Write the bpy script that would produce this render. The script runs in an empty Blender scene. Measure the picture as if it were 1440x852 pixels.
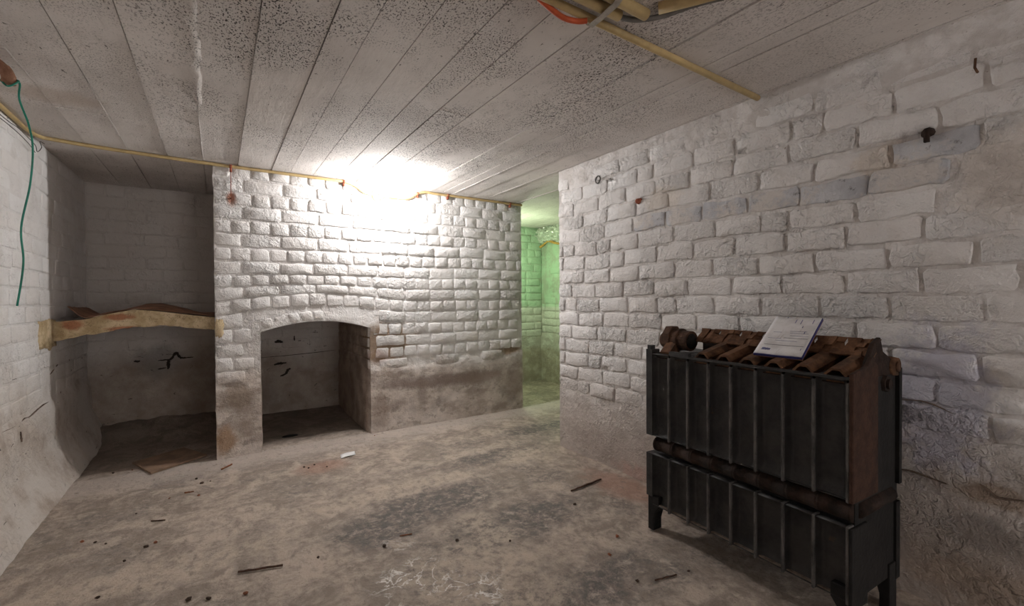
import bpy, bmesh, math, random
from mathutils import Vector, noise, Matrix

random.seed(7)
sc = bpy.context.scene
C = sc.collection

# ------------------------------------------------------------------ camera
F_PX, YAW, PITCH, ROLL, CAM_H = 626.1, 0.583, -0.0105, 0.0059, 1.0547
cam = bpy.data.cameras.new('camera'); cam_o = bpy.data.objects.new('camera', cam); C.objects.link(cam_o)
cam.sensor_width = 36.0; cam.lens = 36.0 * F_PX / 1440.0; cam.clip_start = 0.02
_r = Vector((math.cos(YAW), -math.sin(YAW), 0)); _f0 = Vector((math.sin(YAW), math.cos(YAW), 0)); _u0 = Vector((0, 0, 1))
_f = _f0 * math.cos(PITCH) + _u0 * math.sin(PITCH); _u = _u0 * math.cos(PITCH) - _f0 * math.sin(PITCH)
_rr, _uu = (_r * math.cos(ROLL) - _u * math.sin(ROLL)), (_u * math.cos(ROLL) + _r * math.sin(ROLL))
m = Matrix((( _rr.x, _uu.x, -_f.x, 0), (_rr.y, _uu.y, -_f.y, 0), (_rr.z, _uu.z, -_f.z, CAM_H), (0, 0, 0, 1)))
cam_o.matrix_world = m
sc.camera = cam_o

# ------------------------------------------------------------------ world, light, exposure
w = bpy.data.worlds.new('world'); sc.world = w; w.use_nodes = True
w.node_tree.nodes['Background'].inputs[0].default_value = (1.0, 0.965, 0.945, 1)
w.node_tree.nodes['Background'].inputs[1].default_value = 5.5
sc.view_settings.view_transform = 'Standard'; sc.view_settings.look = 'None'
sc.view_settings.gamma = 1.0; sc.view_settings.use_curve_mapping = False
sc.view_settings.exposure = 0.0
BULB_STRENGTH = 1400.0
sc.cycles.max_bounces = 12; sc.cycles.diffuse_bounces = 8
gl = bpy.data.lights.new('green_room_light', 'POINT'); gl.color = (0.80, 1.0, 0.66); gl.energy = 20; gl.shadow_soft_size = 0.06
glo = bpy.data.objects.new('green_room_light', gl); C.objects.link(glo); glo.location = (2.66, 4.10, 1.45)

# ------------------------------------------------------------------ dimensions (metres)
H = 1.96
XL, XR, YB, YK = -0.839, 2.0455, 3.54, 4.605
XB0, XB1, XO0, XO1 = -0.020, 2.443, 0.242, 0.993
YR = 2.48; XG = 3.50; YN = -3.2

# ------------------------------------------------------------------ node helper
class NT:
    def __init__(s, name):
        s.mat = bpy.data.materials.new(name); s.mat.use_nodes = True
        s.t = s.mat.node_tree; s.p = s.t.nodes['Principled BSDF']; s._pos = None
    def n(s, typ, **kw):
        k = s.t.nodes.new(typ)
        for a, b in kw.items(): setattr(k, a, b)
        return k
    def L(s, a, b): s.t.links.new(a, b)
    def put(s, sock, v):
        if isinstance(v, bpy.types.NodeSocket): s.L(v, sock)
        elif v is not None:
            if hasattr(sock, 'default_value'):
                if hasattr(sock.default_value, '__len__') and not hasattr(v, '__len__'): v = (v,) * len(sock.default_value)
                if hasattr(v, '__len__') and len(sock.default_value) == 4 and len(v) == 3: v = tuple(v) + (1,)
                sock.default_value = v
    def pos(s):
        if s._pos is None: s._pos = s.n('ShaderNodeNewGeometry').outputs['Position']
        return s._pos
    def vec(s, sc_=(1, 1, 1), off=(0, 0, 0), src=None):
        k = s.n('ShaderNodeMapping'); s.L(src or s.pos(), k.inputs['Vector'])
        k.inputs['Scale'].default_value = sc_; k.inputs['Location'].default_value = off
        return k.outputs[0]
    def noise(s, scale, detail=4, rough=0.55, vec=None, dist=0.0):
        k = s.n('ShaderNodeTexNoise'); s.L(vec or s.pos(), k.inputs['Vector'])
        k.inputs['Scale'].default_value = scale; k.inputs['Detail'].default_value = detail
        k.inputs['Roughness'].default_value = rough; k.inputs['Distortion'].default_value = dist
        return k.outputs['Fac']
    def voro(s, scale, vec=None, feature='F1', rnd=1.0):
        k = s.n('ShaderNodeTexVoronoi', feature=feature); s.L(vec or s.pos(), k.inputs['Vector'])
        k.inputs['Scale'].default_value = scale; k.inputs['Randomness'].default_value = rnd
        return k.outputs['Distance']
    def mr(s, v, a, b, c=0.0, d=1.0, smooth=True):
        k = s.n('ShaderNodeMapRange', interpolation_type='SMOOTHSTEP' if smooth else 'LINEAR', clamp=True)
        s.put(k.inputs[0], v); k.inputs[1].default_value = a; k.inputs[2].default_value = b
        k.inputs[3].default_value = c; k.inputs[4].default_value = d
        return k.outputs[0]
    def m(s, op, a, b=None):
        k = s.n('ShaderNodeMath', operation=op); s.put(k.inputs[0], a)
        if b is not None: s.put(k.inputs[1], b)
        return k.outputs[0]
    def mix(s, a, b, fac, blend='MIX'):
        k = s.n('ShaderNodeMix', data_type='RGBA', blend_type=blend)
        s.put(k.inputs[0], fac); s.put(k.inputs[6], a); s.put(k.inputs[7], b)
        return k.outputs[2]
    def xyz(s, i):
        k = s.n('ShaderNodeSeparateXYZ'); s.L(s.pos(), k.inputs[0]); return k.outputs[i]
    def blob(s, c, r, edge=0.35, rag=0.5, nscale=9.0):
        """soft ragged patch round a point: 1 inside, 0 outside"""
        k = s.n('ShaderNodeVectorMath', operation='SUBTRACT'); s.L(s.pos(), k.inputs[0]); k.inputs[1].default_value = c
        k2 = s.n('ShaderNodeVectorMath', operation='DIVIDE'); s.L(k.outputs[0], k2.inputs[0]); k2.inputs[1].default_value = r
        k3 = s.n('ShaderNodeVectorMath', operation='LENGTH'); s.L(k2.outputs[0], k3.inputs[0])
        d = s.m('ADD', k3.outputs['Value'], s.m('MULTIPLY', s.m('SUBTRACT', s.noise(nscale, 5, 0.65), 0.5), rag * 4))
        return s.mr(d, 1 + edge, 1 - edge)
    def rnd(s):
        return s.n('ShaderNodeObjectInfo').outputs['Random']
    def bump(s, h, dist=0.01, strength=1.0, prev=None):
        k = s.n('ShaderNodeBump'); s.put(k.inputs['Height'], h); k.inputs['Distance'].default_value = dist
        k.inputs['Strength'].default_value = strength
        if prev is not None: s.L(prev, k.inputs['Normal'])
        return k.outputs[0]
    def done(s, col, rough=0.8, normal=None, metal=0.0, spec=0.3):
        s.put(s.p.inputs['Base Color'], col); s.put(s.p.inputs['Roughness'], rough); s.put(s.p.inputs['Metallic'], metal)
        s.p.inputs['Specular IOR Level'].default_value = spec
        if normal is not None: s.L(normal, s.p.inputs['Normal'])
        return s.mat

def plain(name, col, rough=0.7, var=0.25, nscale=20, metal=0.0, spec=0.3, bump=0.002, bscale=60):
    t = NT(name)
    a = t.noise(nscale, 5, 0.6)
    dark = tuple(c * (1 - var) for c in col); light = tuple(min(1, c * (1 + var)) for c in col)
    return t.done(t.mix(dark, light, t.mr(a, .3, .7)), rough, t.bump(t.noise(bscale, 4), bump), metal, spec)

# ------------------------------------------------------------------ materials
def whitewash(name, kind, boost=1.0):
    """lime-washed masonry; kind picks its stains and any painted-in light and shade"""
    t = NT(name)
    big = t.noise(2.3, 4, 0.6); mid = t.noise(11, 5, 0.6); fine = t.noise(70, 4, 0.6)
    col = t.mix((.68, .66, .65), (.81, .80, .797), t.mr(big, .3, .68))
    col = t.mix(col, (.60, .56, .53), t.m('MULTIPLY', t.mr(mid, .52, .75), .45))
    col = t.mix(col, (.70, .655, .625), t.m('MULTIPLY', t.rnd(), .4))
    z = t.xyz(2)
    # small chips where the wash has come off
    chips = t.m('MULTIPLY', t.mr(fine, .66, .72), t.mr(t.noise(3.7, 3), .5, .66))
    col = t.mix(col, (.26, .19, .15), t.m('MULTIPLY', chips, .75))
    hb = t.m('ADD', t.m('MULTIPLY', t.noise(26, 5, .62), 1.0), t.m('MULTIPLY', fine, .35))
    if kind == 'right':
        damp_and_shade = t.m('MULTIPLY', t.mr(t.m('ADD', z, t.m('MULTIPLY', big, .5)), 1.0, .25), .8)  # low wall darkened: damp, plus the radiator's shadow put into the colour
        col = t.mix(col, (.41, .345, .30), damp_and_shade)
        for c, r, cc, a in (((2.04, .52, 1.57), (.3, .07, .06), (.22, .19, .20), .6), ((2.04, .30, 1.44), (.3, .12, .16), (.60, .51, .42), .4),
                            ((2.04, 1.58, 1.60), (.3, .12, .06), (.64, .55, .45), .5),
                            ((2.04, .62, 1.56), (.3, .09, .05), (.58, .48, .38), .6),
                            ((2.04, .47, .70), (.3, .13, .24), (.36, .36, .50), .7), ((2.04, .33, .42), (.3, .12, .035), (.30, .20, .12), .8),  # bluish patch: blue light beside the radiator put into the colour
                            ((2.04, .36, .29), (.3, .10, .06), (.20, .19, .19), .7), ((2.04, .47, .44), (.3, .035, .05), (.26, .20, .17), .6),
                            ((2.04, .38, .12), (.3, .16, .08), (.38, .28, .20), .6), ((2.04, 1.66, .02), (.3, .3, .05), (.42, .22, .17), .55)):
            col = t.mix(col, cc, t.m('MULTIPLY', t.blob(c, r, .4, .55, 16), a * .8))
    if kind == 'breast':
        low = t.mr(t.m('ADD', z, t.m('MULTIPLY', t.m('SUBTRACT', big, .5), .5)), .62, .40)
        pl = t.mix((.36, .295, .255), (.68, .61, .56), t.mr(t.noise(4.5, 6, .65, t.vec((1, 1, 1.8))), .36, .62))
        pl = t.mix(pl, (.42, .38, .36), t.m('MULTIPLY', t.mr(t.noise(9, 5, .6), .5, .7), .6))
        scf = t.mr(t.noise(13, 8, .75, t.vec((1, 1, 1.3), (2, 5, 1))), .53, .62); pl = t.mix(pl, (.20, .16, .135), t.m('MULTIPLY', scf, .6))
        pl = t.mix(pl, (.62, .56, .51), t.m('MULTIPLY', t.mr(t.noise(8, 8, .75, t.vec((1, 1, 2), (9, 5, 1))), .56, .66), .55))
        col = t.mix(col, pl, t.m('MULTIPLY', low, .95))
        for c, r, cc, a in (((1.58, 3.53, .36), (.5, .3, .05), (.22, .17, .15), .8), ((1.42, 3.53, .26), (.05, .3, .1), (.24, .19, .16), .7),
                            ((1.95, 3.53, .34), (.3, .3, .06), (.26, .20, .17), .7), ((2.35, 3.53, .26), (.1, .3, .15), (.25, .19, .16), .65),
                            ((.10, 3.53, .40), (.10, .3, .10), (.22, .17, .13), .85), ((.03, 3.53, .12), (.06, .3, .09), (.36, .22, .12), .85),
                            ((.16, 3.53, .18), (.07, .3, .06), (.25, .20, .16), .6), ((1.05, 3.53, .60), (.10, .3, .05), (.36, .20, .15), .55),
                            ((1.06, 3.53, .16), (.07, .3, .14), (.28, .21, .17), .6), ((.079, 3.53, 1.735), (.025, .1, .045), (.36, .14, .08), .9)):
            col = t.mix(col, cc, t.m('MULTIPLY', t.blob(c, r, .5, .4, 13), a))
        # inside the hearth: smoked, bare render
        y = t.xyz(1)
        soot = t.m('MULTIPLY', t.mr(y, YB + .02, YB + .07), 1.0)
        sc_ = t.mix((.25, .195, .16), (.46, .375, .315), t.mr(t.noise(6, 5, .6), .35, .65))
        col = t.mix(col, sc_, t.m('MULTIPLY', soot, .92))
    if kind in ('left', 'back'):
        low = t.mr(t.m('ADD', z, t.m('MULTIPLY', t.m('SUBTRACT', big, .5), .6)), .78, .40)
        pl = t.mix((.36, .29, .235), (.60, .53, .47), t.mr(t.noise(5, 5, .65), .35, .65))
        if kind == 'left': col = t.mix(col, t.mix(pl, (.66, .61, .565), t.mr(t.noise(4, 6, .7), .36, .60)), t.m('MULTIPLY', low, .9))
        else:
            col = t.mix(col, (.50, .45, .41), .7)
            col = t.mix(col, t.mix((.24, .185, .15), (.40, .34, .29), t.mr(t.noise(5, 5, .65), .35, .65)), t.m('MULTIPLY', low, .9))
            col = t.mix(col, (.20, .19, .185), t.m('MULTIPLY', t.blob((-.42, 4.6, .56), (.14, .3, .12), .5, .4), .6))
        cr = t.m('MULTIPLY', t.mr(t.noise(16, 3, .5, t.vec((1, 1, 2.6)), .8), .69, .73), t.mr(z, 1.0, .6))
        col = t.mix(col, (.05, .04, .035), t.m('MULTIPLY', cr, .8))
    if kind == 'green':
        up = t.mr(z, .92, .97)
        col = t.mix((.60, .62, .56), (.40, .55, .40), up)  # green upper and pale lower band: far-room light put into the colour
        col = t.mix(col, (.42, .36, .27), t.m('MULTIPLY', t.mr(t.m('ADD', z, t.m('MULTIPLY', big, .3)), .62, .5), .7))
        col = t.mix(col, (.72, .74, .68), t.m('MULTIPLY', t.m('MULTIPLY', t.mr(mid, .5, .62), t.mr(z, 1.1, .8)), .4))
    flake = t.m('MULTIPLY', t.mr(t.noise(34, 4, .6, None, .7), .46, .60), t.mr(t.noise(5, 3, .6), .40, .62))
    hb = t.m('ADD', hb, t.m('MULTIPLY', flake, .5)); hb = t.m('ADD', hb, t.m('MULTIPLY', t.noise(150, 3, .6), .22))
    nb = t.bump(hb, {'right': .0125, 'breast': .010, 'left': .008}.get(kind, .009) * boost, .85)
    return t.done(col, .82, nb, 0, .25)

def mortar(name, kind):
    m_ = whitewash(name, kind)
    t = NT.__new__(NT); t.mat = m_; t.t = m_.node_tree; t.p = t.t.nodes['Principled BSDF']; t._pos = None
    src = t.p.inputs['Base Color'].links[0].from_socket
    gr = t.mr(t.noise(8, 5, .65), .40, .60)
    src = t.mix(src, (.30, .25, .215), t.m('MULTIPLY', gr, {'breast': .22, 'right': .34, 'left': .12, 'back': .14, 'green': .45}[kind]))
    if kind != 'breast':
        t.L(src, t.p.inputs['Base Color']); return m_
    msk = t.blob((1.12, 3.53, .70), (.24, .3, .16), .5, .45, 10)
    msk2 = t.blob((2.32, 3.53, .575), (.12, .3, .05), .5, .4, 12)
    c = t.mix(src, (.25, .165, .10), t.m('MULTIPLY', t.m('MAXIMUM', msk, msk2), .9))
    t.L(c, t.p.inputs['Base Color'])
    return m_

M = {}
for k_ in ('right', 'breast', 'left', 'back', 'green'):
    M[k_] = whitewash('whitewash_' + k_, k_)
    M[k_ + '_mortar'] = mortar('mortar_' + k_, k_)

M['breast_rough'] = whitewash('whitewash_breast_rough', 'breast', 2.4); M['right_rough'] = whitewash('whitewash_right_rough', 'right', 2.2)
tb = NT('worn_blue_grey_wash')
_n = tb.noise(26, 7, .7); _c = tb.mix((.47, .475, .505), (.64, .645, .67), tb.mr(tb.noise(7, 5, .6), .35, .62))
_c = tb.mix(_c, (.16, .14, .14), tb.m('MULTIPLY', tb.mr(_n, .56, .66), .75)); _c = tb.mix(_c, (.68, .64, .61), tb.mr(tb.noise(6, 6, .7, tb.vec((1, 1, 1), (3, 8, 1))), .44, .58))
M['right_blue'] = tb.done(_c, .85, tb.bump(_n, .016, .9), 0, .2)

def ceiling_mat():
    t = NT('board_marked_concrete')
    big = t.noise(1.6, 4, .6); grain = t.noise(30, 5, .65, t.vec((1, .12, 1), (0, 0, 0)), .6)
    col = t.mix((.58, .54, .515), (.78, .74, .715), t.mr(big, .3, .7))
    col = t.mix(col, (.46, .41, .385), t.m('MULTIPLY', t.mr(grain, .5, .75), .35))
    col = t.mix(col, (.74, .70, .67), t.m('MULTIPLY', t.rnd(), .4))
    dens = t.m('MULTIPLY', t.mr(t.noise(2.8, 4, .65, t.vec((1, .7, 1), (3, 1, 0))), .36, .58), t.m('ADD', .42, t.blob((.85, 2.1, 1.96), (1.0, 1.2, .5), .5, .12, 3)))
    sp1 = t.mr(t.noise(190, 3, .6, t.vec((1, .6, 1))), .535, .61); sp2 = t.mr(t.noise(85, 4, .65, t.vec((1, .45, 1), (5, 2, 0))), .645, .69)
    spk = t.m('MULTIPLY', t.m('MAXIMUM', t.m('MULTIPLY', sp1, dens), sp2), 1.0)
    col = t.mix(col, (.055, .045, .042), t.m('MULTIPLY', spk, .85))
    col = t.mix(col, (.50, .41, .34), t.m('MULTIPLY', t.blob((-.6, 2.75, 1.96), (.14, .09, .3), .5, .4), .5))
    h = t.m('SUBTRACT', t.m('ADD', t.m('MULTIPLY', grain, .6), t.m('MULTIPLY', t.noise(45, 4, .6), .5)), spk)
    return t.done(col, .88, t.bump(h, .006, .6), 0, .2)
M['ceil'] = ceiling_mat()

def floor_mat():
    t = NT('worn_concrete_floor')
    n1 = t.noise(2.1, 6, .62, None, .5); n2 = t.noise(6.5, 6, .7, t.vec((1, 1, 1), (4, 2, 0)), .8); n3 = t.noise(38, 5, .65)
    col = t.mix((.26, .215, .18), (.50, .42, .355), t.mr(t.m('ADD', t.m('MULTIPLY', n2, .65), t.m('MULTIPLY', t.noise(21, 6, .7, None, .4), .35)), .40, .60))
    gray = t.m('MULTIPLY', t.mr(n1, .48, .60), t.mr(n2, .40, .56))
    g2 = None
    for c, r in (((.95, 2.15, 0), (.38, .20, .5)), ((.62, 2.05, 0), (.22, .16, .5)), ((1.15, 1.75, 0), (.45, .16, .5)), ((1.55, 2.55, 0), (.35, .10, .5)), ((1.0, 1.2, 0), (.5, .12, .5)), ((2.2, 2.9, 0), (.4, .12, .5))):
        b = t.blob(c, r, .45, .5, 9); g2 = b if g2 is None else t.m('MAXIMUM', g2, b)
    gray = t.m('MAXIMUM', t.m('MULTIPLY', gray, .75), t.m('MULTIPLY', g2, .95))
    gray = t.m('MULTIPLY', gray, t.mr(t.noise(24, 8, .78, None, .3), .34, .58))
    col = t.mix(col, (.125, .115, .11), gray)
    tan = None
    for c, r in (((.85, 2.40, 0), (.45, .10, .5)), ((1.72, 2.45, 0), (.22, .13, .5)), ((1.0, 1.75, 0), (.12, .2, .5)), ((.8, 1.45, 0), (.3, .3, .5)), ((-.2, 2.2, 0), (.5, .1, .5))):
        b = t.blob(c, r, .5, .45, 7); tan = b if tan is None else t.m('MAXIMUM', tan, b)
    col = t.mix(col, (.53, .445, .365), t.m('MULTIPLY', t.m('MULTIPLY', tan, t.mr(t.noise(20, 8, .78), .38, .58)), .85))
    # pale strip of lime along the foot of the chimney wall
    y = t.xyz(1)
    strip = t.m('MULTIPLY', t.mr(t.m('ADD', y, t.m('MULTIPLY', t.m('SUBTRACT', n2, .5), .35)), 3.15, 3.42), t.mr(y, 3.60, 3.54))
    col = t.mix(col, (.54, .475, .43), t.m('MULTIPLY', strip, .7))
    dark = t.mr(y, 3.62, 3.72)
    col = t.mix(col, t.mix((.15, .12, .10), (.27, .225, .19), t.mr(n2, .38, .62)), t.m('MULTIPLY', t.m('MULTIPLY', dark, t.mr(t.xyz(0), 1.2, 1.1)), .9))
    red = t.m('MAXIMUM', t.blob((.53, 3.0, 0), (.14, .10, .4), .5, .4, 10), t.blob((1.88, 1.75, 0), (.12, .25, .4), .5, .4, 10))
    col = t.mix(col, (.34, .19, .14), t.m('MULTIPLY', red, .6))
    # salt bloom with thin branching veins
    vein = t.mr(t.m('ABSOLUTE', t.m('SUBTRACT', t.noise(13, 5, .6, None, .6), .5)), .030, .008)
    vein = t.m('MULTIPLY', vein, t.mr(t.noise(6, 3, .6, t.vec((1, 1, 1), (7, 3, 0))), .42, .55))
    salt = t.m('MAXIMUM', t.blob((.60, 1.60, 0), (.14, .26, .4), .4, .2, 8), t.m('MAXIMUM', t.blob((.70, 1.42, 0), (.16, .12, .4), .4, .4, 8), t.m('MULTIPLY', t.blob((.25, 1.35, 0), (.22, .10, .4), .4, .4, 8), .7)))
    col = t.mix(col, (.80, .77, .74), t.m('MULTIPLY', t.m('MULTIPLY', vein, salt), 1.0))
    col = t.mix(col, (.12, .09, .07), t.m('MULTIPLY', t.mr(t.noise(130, 2, .5), .69, .73), .8))
    col = t.mix(col, (.2, .165, .14), t.m('MULTIPLY', t.mr(t.noise(17, 5, .7, t.vec((1.5, .8, 1))), .54, .68), .6))
    nb = t.bump(t.m('ADD', n3, t.m('MULTIPLY', n2, .8)), .014, .8)
    return t.done(col, t.mr(n2, .3, .7, .62, .88), nb, 0, .3)
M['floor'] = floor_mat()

def iron_mat():
    t = NT('black_cast_iron')
    n = t.noise(9, 5, .65); f_ = t.noise(75, 4, .6)
    col = t.mix((.012, .012, .0135), (.034, .032, .031), t.mr(n, .35, .65))
    col = t.mix(col, (.10, .055, .03), t.m('MULTIPLY', t.mr(t.noise(14, 5, .7), .63, .74), .55))
    return t.done(col, t.mr(f_, .3, .7, .42, .62), t.bump(f_, .003, .5), 0.0, .5)
M['iron'] = iron_mat()
M['iron_end'] = plain('shaded_end_iron', (.010, .009, .0085), .75, .4, 14, 0, .3)  # darker copy of the iron: shade on the radiator ends put into colour
M['iron_edge'] = (lambda t: t.done(t.mix((.03, .029, .029), (.115, .105, .10), t.mr(t.noise(28, 5, .7, t.vec((1, 1, .35))), .35, .65)), .6, t.bump(t.noise(80, 4), .003), 0, .4))(NT('worn_dusty_iron_edge'))
def rust_mat(name, a, b):
    t = NT(name); n = t.noise(22, 6, .7)
    col = t.mix(a, b, t.mr(n, .35, .65)); col = t.mix(col, (.02, .017, .015), t.m('MULTIPLY', t.mr(t.noise(9, 4, .6), .5, .7), .6))
    return t.done(col, .88, t.bump(t.noise(90, 4, .7), .004, .7), 0, .2)
M['rust'] = rust_mat('brown_rust', (.075, .036, .02), (.17, .085, .045))
M['rust_dark'] = rust_mat('dark_rust', (.016, .011, .009), (.040, .024, .018))
M['rust_brown_dark'] = rust_mat('mid_brown_rust', (.045, .024, .016), (.105, .055, .034))
M['rust_red'] = rust_mat('red_rust', (.20, .05, .03), (.36, .12, .07))
M['rustbrown_paint'] = rust_mat('brown_primer', (.036, .019, .014), (.062, .032, .022))
M['conduit'] = plain('yellowed_plastic_conduit', (.47, .345, .165), .5, .15, 14, 0, .4, .001, 40)
M['crack'] = plain('dark_open_joint', (.030, .023, .018), .95, .3)
M['crack_soft'] = plain('brown_open_joint', (.17, .125, .10), .95, .35)
M['dust'] = plain('pale_dust_on_iron', (.16, .125, .10), .95, .4, 40)
M['black'] = plain('flat_black', (.008, .007, .006), .95, .3)
M['green_wire'] = plain('green_insulation', (.01, .22, .15), .4, .15, 30, 0, .5, .0005)
M['grey_cable'] = plain('grey_cable_sheath', (.17, .16, .15), .55, .2)
M['red_cable'] = plain('orange_red_cable', (.50, .09, .03), .5, .2)
M['strap'] = plain('galvanised_strap', (.38, .35, .31), .5, .2, 30, .4)
M['dark_wire'] = plain('dark_wire', (.05, .045, .04), .6, .3)
M['plate'] = plain('tan_fibre_plate', (.62, .40, .24), .7, .25, 60)
M['paper'] = plain('white_paper', (.80, .80, .80), .8, .06, 30)
M['notepaper'] = (lambda t: t.done(t.mix(t.mix((.60, .585, .585), (.74, .73, .74), t.mr(t.noise(14, 5, .6), .35, .6)), (.40, .35, .32), t.m('MULTIPLY', t.mr(t.noise(22, 4, .6, t.vec((.5, 2.2, .5))), .56, .72), .6)), .8, None, 0, .2))(NT('stained_note_paper'))
M['ink'] = plain('blue_ink', (.08, .09, .25), .8, .2)
M['ink_black'] = plain('black_print', (.09, .09, .10), .8, .2)
M['navy'] = plain('navy_cover', (.03, .035, .16), .6, .2)
M['wood_dark'] = plain('dark_wood_splinter', (.07, .035, .022), .9, .4, 60)
M['wood_red'] = plain('reddish_wood_splinter', (.22, .085, .04), .9, .35, 60)
M['crumb'] = plain('dark_crumb', (.055, .035, .025), .95, .4, 80)
M['crumb_red'] = plain('red_brick_crumb', (.26, .10, .055), .95, .3, 80)
M['board'] = plain('brown_board', (.22, .145, .10), .85, .25, 12)
M['kraft'] = (lambda t: t.done(t.mix((.15, .075, .045), (.30, .155, .095), t.mr(t.noise(8, 5, .6, t.vec((1, 3, 1))), .35, .65)), .75, t.bump(t.noise(25, 4), .006), 0, .3))(NT('brown_kraft_paper'))
def shelf_mat():
    t = NT('yellow_plaster')
    n = t.noise(9, 6, .65)
    col = t.mix((.40, .30, .17), (.62, .50, .33), t.mr(n, .35, .65))
    col = t.mix(col, (.33, .12, .06), t.m('MULTIPLY', t.m('MAXIMUM', t.blob((-.53, 3.74, .95), (.07, .3, .02), .4, .4, 15), t.m('MAXIMUM', t.blob((-.75, 3.74, .91), (.05, .3, .03), .4, .4, 15), t.blob((-.5, 3.74, .875), (.08, .3, .015), .4, .4, 15))), .85))
    cr = t.mr(t.m('ABSOLUTE', t.m('SUBTRACT', t.noise(22, 4, .6, None, .5), .5)), .014, .004)
    col = t.mix(col, (.15, .10, .06), t.m('MULTIPLY', cr, .6))
    return t.done(col, .85, t.bump(t.noise(35, 5, .6), .01, .7), 0, .2)
M['shelf'] = shelf_mat()
M['under'] = plain('grey_brown_render', (.30, .245, .21), .9, .25, 8)
tp = NT('crumpled_clear_plastic'); M['plastic'] = tp.done((.62, .66, .60), .18, None, .35, .7)
M['foam'] = plain('ochre_foam', (.42, .25, .07), .9, .3, 40)
te = NT('lit_bulb_glass'); te.p.inputs['Emission Color'].default_value = (1.0, .975, .955, 1); te.p.inputs['Emission Strength'].default_value = BULB_STRENGTH
M['bulb'] = te.done((.9, .9, .9), .3)
M['white_plastic'] = plain('white_lampholder', (.78, .76, .72), .4, .05)

# ------------------------------------------------------------------ mesh helpers
def mk(name, verts, faces, mat, parent=None, smooth=True, loc=None):
    me = bpy.data.meshes.new(name); me.from_pydata([tuple(v) for v in verts], [], faces)
    me.materials.append(M[mat] if isinstance(mat, str) else mat)
    if smooth: me.shade_smooth()
    me.update()
    o = bpy.data.objects.new(name, me); C.objects.link(o)
    if parent is not None: o.parent = parent
    if loc is not None: o.location = loc
    return o
def tag(o, label, cat, group=None, kind=None):
    o['label'] = label; o['category'] = cat
    if group: o['group'] = group
    if kind: o['kind'] = kind
    return o
def thing(name, label, cat, loc=(0, 0, 0), rz=0.0, group=None):
    o = bpy.data.objects.new(name, None); C.objects.link(o); o.location = loc; o.rotation_euler = (0, 0, rz); o.empty_display_size = .05
    return tag(o, label, cat, group)
def fix_normals(o):
    bm = bmesh.new(); bm.from_mesh(o.data); bmesh.ops.recalc_face_normals(bm, faces=bm.faces[:]); bm.to_mesh(o.data); bm.free(); return o
def bevel(o, wd=.003, seg=2):
    mo = o.modifiers.new('bevel', 'BEVEL'); mo.width = wd; mo.segments = seg; mo.limit_method = 'ANGLE'; return o
class MB:
    def __init__(s): s.v = []; s.f = []
    def add(s, v, f):
        b = len(s.v); s.v += [Vector(x) for x in v]; s.f += [tuple(i + b for i in q) for q in f]; return s
    def box(s, a, b):
        (x0, y0, z0), (x1, y1, z1) = a, b
        return s.add([(x0, y0, z0), (x1, y0, z0), (x1, y1, z0), (x0, y1, z0), (x0, y0, z1), (x1, y0, z1), (x1, y1, z1), (x0, y1, z1)],
                     [(0, 3, 2, 1), (4, 5, 6, 7), (0, 1, 5, 4), (1, 2, 6, 5), (2, 3, 7, 6), (3, 0, 4, 7)])
    def grid(s, P, ns, nt, flip=False):
        b = len(s.v)
        for i in range(ns + 1):
            for j in range(nt + 1): s.v.append(Vector(P(i / ns, j / nt)))
        for i in range(ns):
            for j in range(nt):
                a = b + i * (nt + 1) + j; q = (a, a + nt + 1, a + nt + 2, a + 1)
                s.f.append(q[::-1] if flip else q)
        return s
    def tube(s, pts, r, n=8, cap=True):
        pts = [Vector(p) for p in pts]; b = len(s.v); N = len(pts); up = None
        for i, p in enumerate(pts):
            d = (pts[min(i + 1, N - 1)] - pts[max(i - 1, 0)]).normalized()
            if up is None: up = d.orthogonal().normalized()
            up = (up - d * up.dot(d)).normalized(); sd = d.cross(up)
            rr = r[i] if hasattr(r, '__len__') else r
            for k in range(n):
                a = 2 * math.pi * k / n; s.v.append(p + (up * math.cos(a) + sd * math.sin(a)) * rr)
        for i in range(N - 1):
            for k in range(n):
                a = b + i * n + k; c = b + i * n + (k + 1) % n; s.f.append((a, c, c + n, a + n))
        if cap:
            s.f.append(tuple(b + k for k in range(n))[::-1]); s.f.append(tuple(b + (N - 1) * n + k for k in range(n)))
        return s
    def extrude(s, poly, d):
        """closed prism from a planar polygon and an extrusion vector"""
        n = len(poly); d = Vector(d); v = [Vector(p) for p in poly]; v += [p + d for p in v]
        f = [tuple(range(n))[::-1], tuple(range(n, 2 * n))] + [(i, (i + 1) % n, (i + 1) % n + n, i + n) for i in range(n)]
        return s.add(v, f)
    def sphere(s, c, r, nu=16, nv=10, sq=(1, 1, 1)):
        b = len(s.v); c = Vector(c)
        for j in range(nv + 1):
            th = math.pi * j / nv
            for i in range(nu):
                a = 2 * math.pi * i / nu; s.v.append(c + Vector((math.sin(th) * math.cos(a) * sq[0], math.sin(th) * math.sin(a) * sq[1], math.cos(th) * sq[2])) * r)
        for j in range(nv):
            for i in range(nu):
                a = b + j * nu + i; d = b + j * nu + (i + 1) % nu; s.f.append((a, a + nu, d + nu, d))
        return s
    def build(s, name, mat, parent=None, smooth=True, fix=True):
        o = mk(name, s.v, s.f, mat, parent, smooth)
        return fix_normals(o) if fix else o
def smooth_path(pts, sub=8):
    pts = [Vector(p) for p in pts]; out = []
    for i in range(len(pts) - 1):
        p0 = pts[max(i - 1, 0)]; p1 = pts[i]; p2 = pts[i + 1]; p3 = pts[min(i + 2, len(pts) - 1)]
        for k in range(sub):
            t = k / sub
            out.append(.5 * ((2 * p1) + (p2 - p0) * t + (2 * p0 - 5 * p1 + 4 * p2 - p3) * t * t + (3 * p1 - p0 - 3 * p2 + p3) * t ** 3))
    return out + [pts[-1]]
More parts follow.
